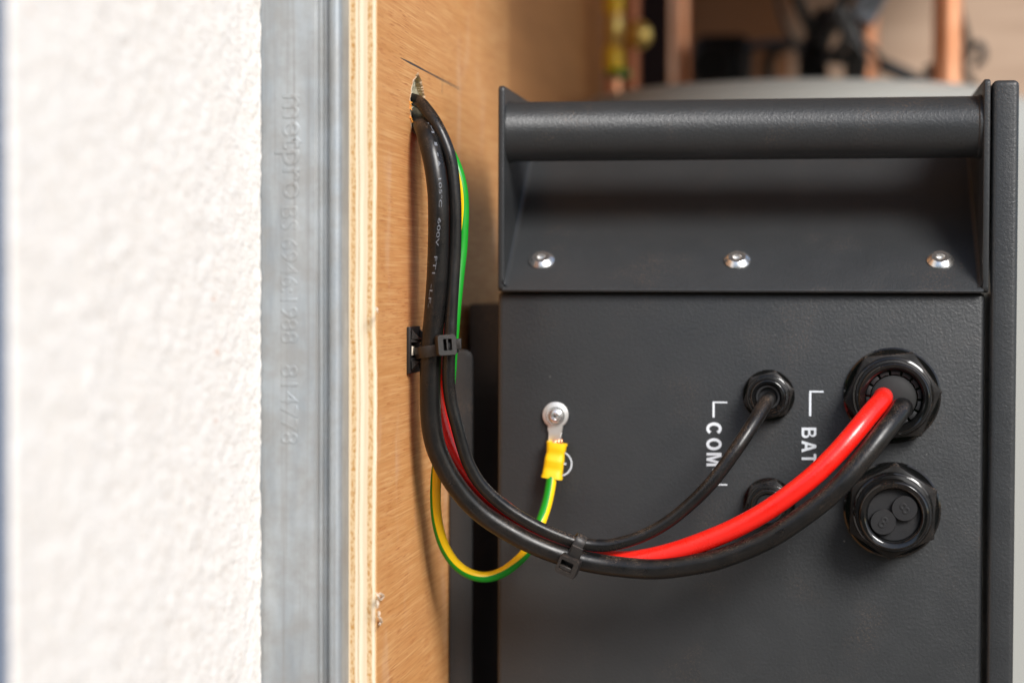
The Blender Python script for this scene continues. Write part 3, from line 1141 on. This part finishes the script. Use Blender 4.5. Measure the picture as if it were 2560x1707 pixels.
# thin black data cable
ch = SX(1036, 247, XW)
g2 = S(1922, 988, 0)
com_pts = cable_pts([Vector((XW - .012, ch.y + .002, ch.z + .001)), Vector((XW - .001, ch.y - .001, ch.z - .0005))],
    [(1051, 258, -.066), (1066, 275, -.070), (1084, 300, -.0735), (1103, 335, -.0755), (1121, 380, -.0765), (1131, 429, -.0765), (1136, 486, -.0765), (1138, 541, -.0765), (1137, 623, -.0765), (1132.5, 704, -.077), (1127.5, 786, -.0775),
     (1126, 830, -.078), (1123, 880, -.078), (1121.5, 930, -.0775), (1123, 970, -.0765), (1130, 1017, -.0755), (1143, 1067, -.0745), (1156, 1115, -.073), (1174, 1165, -.071), (1207, 1217, -.068), (1268, 1271, -.064), (1343, 1316, -.060), (1415, 1347, -.056),
     (1455, 1358, -.0535), (1497, 1363, -.0525), (1537, 1360, -.052), (1604, 1340, -.051), (1672, 1303, -.0505), (1739, 1247, -.0505), (1790, 1192, -.050), (1841, 1122, -.047), (1877, 1068, -.041), (1903, 1026, -.033), (1917, 1003, -.0255)],
    [g2 + Vector((.0004, -.0155, -.0012)), g2 + Vector((.0004, -.008, -.0010))])
o = finish("data_cable", tube_bm(frames(com_pts), lambda i: .00302 + .0005 * max(0, min(1, (i / len(com_pts) - .72) / .2)), 28), M_black, None, angle=60)
tag(o, "thin black cable, the topmost of the bundle, running into the small gland by COM", "cable", "cables from the plywood hole to the cabinet")

# earth wire, green with a yellow stripe
eh = SX(1044, 268, XW)
earth_ctrl = [Vector((XW - .010, eh.y + .012, eh.z)) , Vector((XW - .001, eh.y + .008, eh.z))] 
tw = [60, 60]
for x, y, Y, a in ((1085, 318, -.056, -30), (1118, 370, -.060, -30), (1142, 420, -.062, -28), (1155, 470, -.063, -28), (1159, 520, -.063, -32), (1157.5, 570, -.0635, -45), (1154.5, 623, -.064, -62), (1147, 690, -.066, -80), (1140, 760, -.069, -92),
                   (1135, 822, -.070, -90), (1130, 880, -.070, -80), (1127, 930, -.069, -90), (1122, 990, -.066, -110), (1117, 1050, -.062, -100), (1105, 1105, -.060, -40), (1096, 1150, -.058, 0), (1090.5, 1190, -.056, 24),
                   (1088.5, 1238, -.053, 32), (1091, 1289, -.049, 38), (1101, 1339, -.045, 46), (1118, 1380, -.0415, 52), (1143, 1413, -.038, 58), (1176.5, 1435, -.0345, 64), (1214, 1442, -.032, 68), (1252, 1432, -.030, 70),
                   (1286, 1409, -.029, 58), (1315, 1380, -.0285, 40), (1336, 1343, -.027, -10), (1354, 1299, -.0225, -62), (1367, 1259, -.017, -68), (1375.5, 1218, -.012, -68), (1380, 1185, -.0085, -68), (1384, 1160, -.0072, -68)):
    earth_ctrl.append(S(x, y, Y)); tw.append(a)
e4 = [Vector((*p, math.radians(a) * .01)) for p, a in zip(earth_ctrl, tw)]
epts = spline(e4, .0012)
efr = frames(epts, ref=True)
# the angle is measured from the front towards the right of the picture / the inside of the loop
SEG = 40
def etwist(i):
    return -epts[i][3] * 100
def yel(k):
    return 1 if (k < 5.5 or k >= SEG - 5.5) else 0
ebm = tube_bm(efr, .00262, SEG, etwist, yel)
earth = finish("earth_wire", ebm, [M_green, M_yellow], None, angle=60)
tag(earth, "thin green and yellow earth wire looping down to a yellow sleeved ring terminal", "wire", "cables from the plywood hole to the cabinet")

# ring terminal, sleeve, strands and screw
tc_ = S(1390, 1036.5, 0)
bm = bmesh.new()
out = []
ro = .0066
for k in range(0, 41):
    a = math.radians(-55 + 290 * k / 40)
    out.append(Vector((tc_.x + ro * math.cos(a), -.0012, tc_.z + ro * math.sin(a))))
for dx, dz in ((-.00385, -.0072), (-.0034, -.0088), (-.0033, -.0120), (-.0034, -.0150), (.0030, -.0150), (.0031, -.0120), (.0033, -.0088), (.0037, -.0072)):
    out.append(Vector((tc_.x + dx - .0001, -.0012 - (.0012 if dz < -.011 else 0), tc_.z + dz)))
add_prism(bm, out, Vector((0, -.0010, 0)), .0003, 2)
finish("ring_terminal", bm, M_tin, earth)
bm = bmesh.new()
p0 = S(1393, 1106, -.006); p1 = S(1379.5, 1195, -.0085)
ax = (p1 - p0)
u = Vector((0, -1, 0)); w = ax.normalized().cross(u).normalized()
rings = []
NS = 20
for i in range(NS + 1):
    t = i / NS
    hw = .00495 + .0003 * (t < .08) + .00035 * max(0, (t - .6)) + (.0003 if t > .93 else 0) - .00035 * math.exp(-((t - .30) / .1) ** 2)
    hd = .0036 - .0009 * math.exp(-((t - .32) / .13) ** 2) - .0008 * math.exp(-((t - .74) / .13) ** 2)
    if abs(t - .52) < .03:
        hd += .0003
    c0 = p0 + ax * t
    ring = []
    for k in range(32):
        a = 2 * PI * k / 32
        ca, sa = math.cos(a), math.sin(a)
        ex = .62
        ring.append(bm.verts.new(c0 + w * hw * math.copysign(abs(ca) ** ex, ca) + u * hd * math.copysign(abs(sa) ** ex, sa)))
    rings.append(ring)
for a, b in zip(rings, rings[1:]):
    for k in range(32):
        bm.faces.new((a[k], a[(k + 1) % 32], b[(k + 1) % 32], b[k]))
# hollow mouths
for ring, s in ((rings[0], 1), (rings[-1], -1)):
    inner = [bm.verts.new(v.co.lerp(sum((q.co for q in ring), Vector()) / 32, .2)) for v in ring]
    deep = [bm.verts.new(v.co + ax * .1 * s) for v in inner]
    for k in range(32):
        bm.faces.new((ring[k], ring[(k + 1) % 32], inner[(k + 1) % 32], inner[k]))
        bm.faces.new((inner[k], inner[(k + 1) % 32], deep[(k + 1) % 32], deep[k]))
bmesh.ops.recalc_face_normals(bm, faces=bm.faces[:])
finish("crimp_sleeve", bm, M_crimp, earth, angle=50)
bm = bmesh.new()
for k in range(11):
    x = 1383 + 2.2 * k + random.random() * 1.5
    a = S(x, 1112, -.0045); b = S(x + random.uniform(-2, 3), 1100 + random.uniform(-3, 4), -.0042)
    pp = spline([a, a.lerp(b, .5) + Vector((0, -.0006, 0)), b], .0006)
    tube_bm(frames(pp), .00034, 8, bm=bm)
finish("copper_strands", bm, M_strand, earth)
bm = bmesh.new()
sc = S(1391, 1038.5, 0)
add_lathe(bm, [(.0047, -.0022 + .0044), (.0047, .0030), (.0036, .0031), (.0037, .0036), (.0036, .0047), (.0031, .0056), (.0022, .0060), (.0018, .00605)], sc, n=48)
# cross recess: a dished star
st = []
for k in range(16):
    a = 2 * PI * k / 16 + .35
    rr = .0021 if k % 4 == 0 else (.0011 if k % 2 == 0 else .0015)
    st.append(a)
ringo = [bm.verts.new(sc + Vector((.00181 * math.cos(a), -.00605, .00181 * math.sin(a)))) for a in st]
ringi = [bm.verts.new(sc + Vector(((.0017 if k % 4 == 0 else .0006) * math.cos(a), -(.0057 if k % 4 == 0 else .0060), (.0017 if k % 4 == 0 else .0006) * math.sin(a)))) for k, a in enumerate(st)]
ctr = bm.verts.new(sc + Vector((0, -.0040, 0)))
for k in range(16):
    bm.faces.new((ringo[k], ringo[(k + 1) % 16], ringi[(k + 1) % 16], ringi[k]))
    bm.faces.new((ringi[k], ringi[(k + 1) % 16], ctr))
bmesh.ops.recalc_face_normals(bm, faces=bm.faces[:])
finish("earth_screw", bm, M_screw, cab, angle=28)

# ------------------------------------------------------------------ cable tie mount and ties
def strap_bm(loop, width_axis, w, t):
    """a closed strap: loop of points, width along width_axis(i)"""
    bm = bmesh.new()
    n = len(loop)
    rings = []
    for i in range(n):
        p = loop[i]
        T = (loop[(i + 1) % n] - loop[i - 1]).normalized()
        A = width_axis
        N = T.cross(A).normalized()
        rings.append([bm.verts.new(p + A * sa * w / 2 + N * sn * t / 2) for sa, sn in ((1, -1), (1, 1), (.86, 1.35), (-.86, 1.35), (-1, 1), (-1, -1))])
    for i in range(n):
        a, b = rings[i], rings[(i + 1) % n]
        for k in range(6):
            bm.faces.new((a[k], a[(k + 1) % 6], b[(k + 1) % 6], b[k]))
    bmesh.ops.recalc_face_normals(bm, faces=bm.faces[:])
    return bm

def hull_loop(circles, grow, e1, e2, org, n=72):
    """support-function loop round circles given as (centre, radius) in the plane e1, e2"""
    pts = []
    for k in range(n):
        a = 2 * PI * k / n
        d = e1 * math.cos(a) + e2 * math.sin(a)
        c, r = max(circles, key=lambda q: (q[0] - org).dot(d) + q[1])
        pts.append(c + d * (r + grow) - (c - org) + ((c - org) - (e1.cross(e2)) * (c - org).dot(e1.cross(e2))))
    # resample evenly
    P = pts + [pts[0]]
    Ls = [0]
    for a, b in zip(P, P[1:]):
        Ls.append(Ls[-1] + (b - a).length)
    out = []
    j = 0
    for k in range(n):
        t = Ls[-1] * k / n
        while Ls[j + 1] < t:
            j += 1
        s = (t - Ls[j]) / max(Ls[j + 1] - Ls[j], 1e-9)
        out.append(P[j].lerp(P[j + 1], s))
    return out

def tie_head(org, fx, fy, fz, w, hh, dp, parent, slot_dir):
    """a locking head: fx across, fy up, fz out of the face towards the viewer; slot through the face"""
    bm = bmesh.new()
    M = Matrix(((fx.x, fy.x, fz.x, org.x), (fx.y, fy.y, fz.y, org.y), (fx.z, fy.z, fz.z, org.z), (0, 0, 0, 1)))
    tb = bmesh.new()
    # frame with a rectangular window (slot), rounded outside
    W, Hh = w / 2, hh / 2
    sx0, sx1, sy0, sy1 = slot_dir
    def rrect(x0, x1, y0, y1, r, n=4):
        out = []
        for cx, cy, a0 in ((x1 - r, y1 - r, 0), (x0 + r, y1 - r, PI / 2), (x0 + r, y0 + r, PI), (x1 - r, y0 + r, PI * 1.5)):
            for k in range(n + 1):
                a = a0 + PI / 2 * k / n
                out.append((cx + r * math.cos(a), cy + r * math.sin(a)))
        return out
    outer = rrect(-W, W, -Hh, Hh, min(W, Hh) * .28)
    inner = rrect(sx0 * W, sx1 * W, sy0 * Hh, sy1 * Hh, min(W, Hh) * .08)
    n = len(outer)
    lv = []
    for pts, z in ((outer, 0), (outer, dp - .0006), ([(x * .955, y * .955) for x, y in outer], dp), (inner, dp), (inner, dp * .25)):
        lv.append([tb.verts.new((x, y, z)) for x, y in pts])
    for a, b in zip(lv, lv[1:]):
        for k in range(n):
            tb.faces.new((a[k], a[(k + 1) % n], b[(k + 1) % n], b[k]))
    tb.faces.new(lv[0][::-1])
    tb.faces.new(lv[-1])
    # pawl bar inside the window
    ix0, ix1, iy0, iy1 = sx0 * W, sx1 * W, sy0 * Hh, sy1 * Hh
    bmesh.ops.recalc_face_normals(tb, faces=tb.faces[:])
    if (sx1 - sx0) * W < (sy1 - sy0) * Hh:
        add_box(tb, ix0 + (ix1 - ix0) * .38, ix0 + (ix1 - ix0) * .60, iy0, iy1, dp * .3, dp * .93, .0002, 1)
    else:
        add_box(tb, ix0, ix1, iy0, iy0 + (iy1 - iy0) * .42, dp * .3, dp * .9, .0003, 1)
    merge(bm, tb, M)
    return finish("locking_head", bm, M_tie, parent, angle=40)

# the adhesive mount stuck on the plywood
def build_mount():
    m = empty("cable_tie_mount", SX(1035, 876, XW), "black square cable tie mount stuck on the plywood face", "tie mount")
    ya = SX(1016, 876, XW).y
    zt = SX(1016, 817, XW).z
    zb_ = SX(1016, 934, XW).z
    w = zt - zb_
    bm = bmesh.new()
    th = .0019
    add_box(bm, XW + .0001, XW + th, ya, ya + w, zb_, zt, .0003, 2)
    finish("base_plate", bm, M_tie, m)
    zc_ = (zt + zb_) / 2
    yc = ya + w / 2
    # two saddle walls with sloping ribs, open in the middle for the strap
    for s in (1, -1):
        bm = bmesh.new()
        pts = [Vector((XW + th, ya + .0012, zc_ + s * .0036)), Vector((XW + th + .0052, ya + .0045, zc_ + s * .0036)), Vector((XW + th + .0052, ya + w - .0045, zc_ + s * .0036)), Vector((XW + th, ya + w - .0012, zc_ + s * .0036))]
        add_prism(bm, pts, Vector((0, 0, s * .0016)), .0002, 1)
        for yy in (ya + .0012, ya + w - .0032):
            q = [Vector((XW + th, yy, zc_ + s * .005)), Vector((XW + th + .0046, yy + .0008, zc_ + s * .005)), Vector((XW + th + .0003, yy, zc_ + s * .0096))]
            add_prism(bm, q, Vector((0, .0019, 0)), .0003, 1)
        finish("saddle", bm, M_tie, m)
    bm = bmesh.new()
    add_box(bm, XW + th + .0036, XW + th + .0050, yc - .006, yc + .006, zc_ - .0035, zc_ + .0035, .0003, 1)
    finish("bridge", bm, M_tie, m)
    bm = bmesh.new()
    add_box(bm, XW + th - .0002, XW + th + .0006, ya + .003, ya + .0055, zc_ - .0026, zc_ + .0018, .0002, 1)
    finish("adhesive_pad", bm, M_shave, m)
    return zc_, yc, ya, th
zc_, yc_, ya_, th_ = build_mount()

def nearest(pts, f):
    return min(pts, key=f).xyz.copy()

# upper tie, round the bundle and the mount's bridge
zt_ = zc_
tie = empty("cable_tie", Vector((XW + .014, -.07, zt_)), "black cable tie holding the vertical cable bundle to the mount on the plywood", "cable tie")
cA = nearest(main_ctrl, lambda p: abs(p.z - zt_) + (p.x > -.1) * 9)
cB = nearest(com_pts, lambda p: abs(p.z - zt_) + (p.x > -.1) * 9)
cR = nearest(red_pts, lambda p: abs(p.z - zt_) + (p.x > -.1) * 9)
cE = nearest(epts, lambda p: abs(p.xyz.z - zt_) + (p.x > -.165) * 9 + (p.y > -.055) * 9)
e1 = Vector((1, 0, 0)); e2 = Vector((0, 1, 0))
e1 = Vector((math.cos(.0), 0, 0))
circles = [(cA, R_MAIN), (cB, .00302), (cR, .0048), (Vector((XW + th_ + .0024, yc_ - .0055, zt_)), .0008), (Vector((XW + th_ + .0024, yc_ + .004, zt_)), .0008)]
org = Vector((cA.x, cA.y, zt_))
loop = hull_loop(circles, .0006, Vector((1, 0, 0)), Vector((0, 1, 0)), org)
# tilt the strap a little: higher at the right
loop = [Vector((p.x, p.y, zt_ + (p.x - cA.x) * .16 - .0002)) for p in loop]
ax_w = Vector((-.16, 0, 1)).normalized()
finish("strap", strap_bm(loop, ax_w, .0054, .0011), M_tie, tie, angle=40)
hp = S(1112, 863, cA.y - R_MAIN - .0005)
nf = Vector((.42, -.90, .06)).normalized()
up = Vector((-.07, -.0, 1)); up = (up - nf * up.dot(nf)).normalized()
rt = up.cross(nf).normalized()
tie_head(hp - nf * .0006, rt, up, nf, .0090, .0098, .0056, tie, (-.42, .50, -.52, .58))
# cut-off tail that pokes through the head to the right
bm = bmesh.new()
ts0 = S(1128, 861, cA.y - R_MAIN - .0008); ts1 = S(1154, 860, cA.y - R_MAIN - .0004)
dd = (ts1 - ts0).normalized()
nn = Vector((0, -1, 0))
pts = [ts0 + Vector((0, 0, .0026)), ts1 + Vector((0, 0, .0027)), ts1 + Vector((0, 0, -.0025)), ts0 + Vector((0, 0, -.0026))]
add_prism(bm, pts, Vector((.0002, -.0022, 0)), .0004, 2)
finish("strap_tail", bm, M_tie, tie)

# lower tie, on the hanging part of the bundle
cA = nearest(main_ctrl, lambda p: (p.xyz - S(1418, 1390, -.054)).length)
iA = min(range(len(main_ctrl)), key=lambda i: (main_ctrl[i].xyz - S(1425, 1392, -.054)).length)
cA = main_ctrl[iA].xyz.copy()
tA = fr_main[iA][1]
tA = (tA + Vector((.0, 0, -.28))).normalized()
plane = lambda p: abs((p.xyz - cA).dot(tA)) + 9 * ((p.xyz - cA).length > .03)
cB = nearest(com_pts, plane); cR = nearest(red_pts, plane)
e1 = Vector((0, -1, 0)); e1 = (e1 - tA * e1.dot(tA)).normalized(); e2 = tA.cross(e1).normalized()
tie2 = empty("cable_tie", cA + Vector((0, 0, -.01)), "black cable tie round the hanging cables below the ring terminal, not touching wood", "cable tie")
loop = hull_loop([(cA, R_MAIN), (cB, .00302), (cR, .0048)], .0006, e1, e2, cA)
finish("strap", strap_bm(loop, tA, .0052, .0011), M_tie, tie2, angle=40)
fz = Vector((-.12, -.93, -.10)).normalized()
fy = (S(1452, 1345, -.06) - S(1424, 1412, -.06)); fy = (fy - fz * fy.dot(fz)).normalized()
fx = fy.cross(fz).normalized()
hp = S(1424, 1411, cA.y - R_MAIN - .0006)
tie_head(hp + fz * -.0006, fx, fy, fz, .0102, .0092, .0056, tie2, (-.72, .50, -.48, .60))
bm = bmesh.new()
tb = bmesh.new()
add_box(tb, -.0028, .0028, .0, .0058, 0, .0016, .0003, 1)
Mx = Matrix(((fx.x, fy.x, fz.x, 0), (fx.y, fy.y, fz.y, 0), (fx.z, fy.z, fz.z, 0), (0, 0, 0, 1)))
merge(bm, tb, Matrix.Translation(S(1424, 1411, cA.y - R_MAIN - .0006) + fy * .0044 + fx * .0008) @ Mx)
finish("strap_root", bm, M_tie, tie2)

# ------------------------------------------------------------------ behind the cabinet: pipes, fittings, wires, tank (all far out of focus)
def pipe(px, Y, r, label, py0=-200, py1=420, mat=None):
    a = S(px, py1, Y); b = S(px, py0, Y)
    b.x = a.x
    bm = bmesh.new()
    add_lathe(bm, [(r, 0), (r, b.z - a.z)], a, Vector((0, 0, 1)), 32)
    return tag(finish("copper_pipe", bm, mat or M_copper), label, "pipe", "copper pipes behind the cabinet")
YV = .62
pipe(1534, YV, .0072, "blurred bright copper pipe carrying the brass valve with yellow nuts")
pipe(1576, .68, .0078, "blurred dull copper pipe close behind the brass valve", mat=simple("dull_copper", (.42, .16, .08), .42, .8))  # darker, slightly less metallic copper than the other pipes
pipe(1696, .86, .0092, "blurred dull copper pipe right of the brass valve, before dark wood")
pipe(2165, .72, .0098, "blurred copper pipe half wrapped in grey lagging behind the cabinet handle")
pipe(2366, .66, .0120, "blurred shiny copper pipe nearest the right end of the handle")

v = empty("brass_valve", S(1534, 120, YV), "blurred brass valve with bright yellow nuts and a side knob on a copper pipe", "valve")
def vert(px, y0, y1, r, mat, name, hexed=False, par=v):
    a = S(px, y1, YV); b = S(px, y0, YV)
    bm = bmesh.new()
    hgt = b.z - a.z
    add_lathe(bm, [(0, 0), (r * .85, 0), (r, hgt * .12), (r, hgt * .88), (r * .85, hgt), (0, hgt)], Vector((a.x, YV, a.z)), Vector((0, 0, 1)), 6 if hexed else 32)
    return finish(name, bm, mat, par)
vert(1534, -60, 40, .0084, M_lacq, "nut")
vert(1535, 38, 118, .0080, M_brass, "valve_body")
vert(1534, 116, 182, .0084, M_lacq, "nut")
vert(1546, 176, 196, .0105, M_greenseal, "seal_ring")
bm = bmesh.new()
bmesh.ops.create_uvsphere(bm, u_segments=24, v_segments=14, radius=.0105)
bm.transform(Matrix.Translation(S(1598, 88, YV - .012)) @ Matrix.Diagonal((1, .8, 1.15, 1)))
finish("side_knob", bm, M_brass, v)

# dark upright between pipe and board
bm = bmesh.new()
a = S(1585, 300, .95); b = S(1690, 300, .95)
add_box(bm, a.x, b.x, .95, 1.0, -.79, .415, .002, 1)
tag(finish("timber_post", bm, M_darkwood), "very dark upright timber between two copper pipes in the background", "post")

bm = bmesh.new()  # added sheet: shade on the left of the back board, given as brown
a = S(1690, 300, .985); b = S(1975, 300, .985)
add_box(bm, a.x, b.x, .97, 1.0, -.79, .415, .002, 1)
tag(finish("brown_shade_sheet", bm, simple("back_shade_brown", (.20, .085, .03), .6)), "brown plywood sheet in the background behind the black pump", "board")
# pale round tank
bm = bmesh.new()
tc = S(2000, 220, .62)
ztop = S(2000, 213, .40).z
add_lathe(bm, [(0, .02), (.10, .018), (.17, .010), (.205, -.004), (.218, -.022), (.22, -.05), (.22, -.5)], Vector((tc.x, .62, ztop)), Vector((0, 0, 1)), 96)
tag(finish("water_tank", bm, M_tank, None, angle=60), "pale grey rounded tank top just above the cabinet handle, out of focus", "tank")

# black pump and connector block with their flexes
def blk(name, x0, x1, y0, y1, Y, dep, label, cat, bev=.004):
    a = S(x0, y1, Y); b = S(x1, y0, Y)
    e = empty(name, Vector(((a.x + b.x) / 2, Y + dep / 2, a.z)), label, cat)
    bm = bmesh.new()
    add_box(bm, a.x, b.x, Y, Y + dep, a.z, b.z, bev, 3)
    finish("housing", bm, M_bg, e)
    return e, a, b
e, a, b = blk("pump", 1728, 1880, 82, 225, .80, .06, "black pump housing out of focus behind the handle, right of the dull copper pipe", "pump", .012)
bm = bmesh.new()
add_lathe(bm, [(.0, .012), (.017, .012), (.02, .008), (.02, 0)], Vector((a.x + .020, .80, (a.z + b.z) / 2 - .004)), n=32)
finish("motor_cap", bm, M_bg, e)
bm = bmesh.new()
add_box(bm, a.x + .045, b.x - .004, .797, .81, a.z + .004, b.z - .012, .003, 2)
finish("terminal_cover", bm, simple("grey_plastic", (.02, .02, .021), .5), e)
e, a, b = blk("connector", 1995, 2070, 138, 215, .74, .04, "black plug block out of focus where several black flexes meet", "connector", .004)
bm = bmesh.new()
p = S(2043, 105, .745)
add_lathe(bm, [(.0, .03), (.008, .03), (.011, .022), (.0125, -.02), (0, -.02)], p, Vector((.35, 0, 1)), 24)
finish("collar", bm, M_bg, e)

def flex(pts, r, label, mat=M_wire, cat="flex"):
    pp = spline([S(x, y, Y) for x, y, Y in pts], .004)
    tag(finish("flex", tube_bm(frames(pp), r, 12), mat), label, cat, "black flexes behind the cabinet")
flex([(1975, -60, .72), (1998, 10, .72), (2022, 60, .73), (2040, 105, .745)], .0052, "blurred black flex slanting down from the top to the left side of the plug block")
flex([(2150, -70, .72), (2110, 0, .72), (2078, 50, .73), (2048, 100, .745)], .0060, "blurred black flex slanting from the top right down to the plug block")
flex([(2092, 20, .70), (2128, 70, .70), (2140, 120, .70), (2132, 170, .71), (2140, 225, .72)], .0075, "blurred black flex hanging close to the lagged copper pipe")
flex([(2062, 140, .73), (2130, 148, .73), (2190, 158, .74), (2260, 186, .75), (2300, 205, .76), (2345, 196, .76)], .0065, "blurred black flex running right from the plug block to the shiny copper pipe")
flex([(1872, 118, .80), (1920, 112, .78), (1970, 112, .76), (2020, 118, .745)], .0045, "blurred black flex bridging the pump and the plug block")
flex([(1975, 112, .80), (1935, 130, .82), (1918, 170, .83), (1930, 215, .84)], .0055, "blurred black flex looping down left of the plug block")
flex([(2050, 110, .70), (2085, 70, .69), (2118, 62, .69), (2108, 110, .69), (2070, 150, .70)], .0042, "blurred small loop of black flex between plug block and lagged pipe")
flex([(2000, 130, .72), (1960, 60, .72), (1935, -40, .72)], .0024, "blurred thin flex slanting up to the left from the plug block")
flex([(2060, 95, .70), (2100, 40, .70), (2165, 30, .69), (2210, -30, .69)], .0026, "blurred thin flex crossing in front of the grey lagging at the top")
flex([(2135, 110, .70), (2180, 120, .70), (2215, 165, .71), (2290, 205, .72)], .0026, "blurred thin flex running just above the thick one between the two right pipes")
flex([(2090, 30, .69), (2112, 90, .69), (2160, 140, .69), (2150, 215, .70)], .0028, "blurred thin flex crossing the lagged copper pipe low down")
flex([(2388, -40, .70), (2402, 40, .70), (2420, 110, .71), (2408, 170, .72), (2440, 220, .73)], .0030, "blurred thin flex hanging right of the shiny copper pipe")
flex([(2418, 150, .73), (2425, 118, .73), (2452, 112, .73), (2458, 145, .73), (2434, 165, .73)], .0034, "blurred ring of thin flex near the right end of the handle")
flex([(2320, 190, .70), (2345, 178, .70), (2372, 185, .70), (2385, 205, .70)], .0085, "blurred dark fat flex end at the foot of the shiny copper pipe")
bm = bmesh.new()
pp = spline([S(2205, -80, .70), S(2180, -10, .70), S(2150, 50, .70)], .004)
tube_bm(frames(pp), .012, 16, bm=bm)
tag(finish("pipe_lagging", bm, M_tape), "blurred grey lagging sleeve slanting over the copper pipe at the top", "lagging")
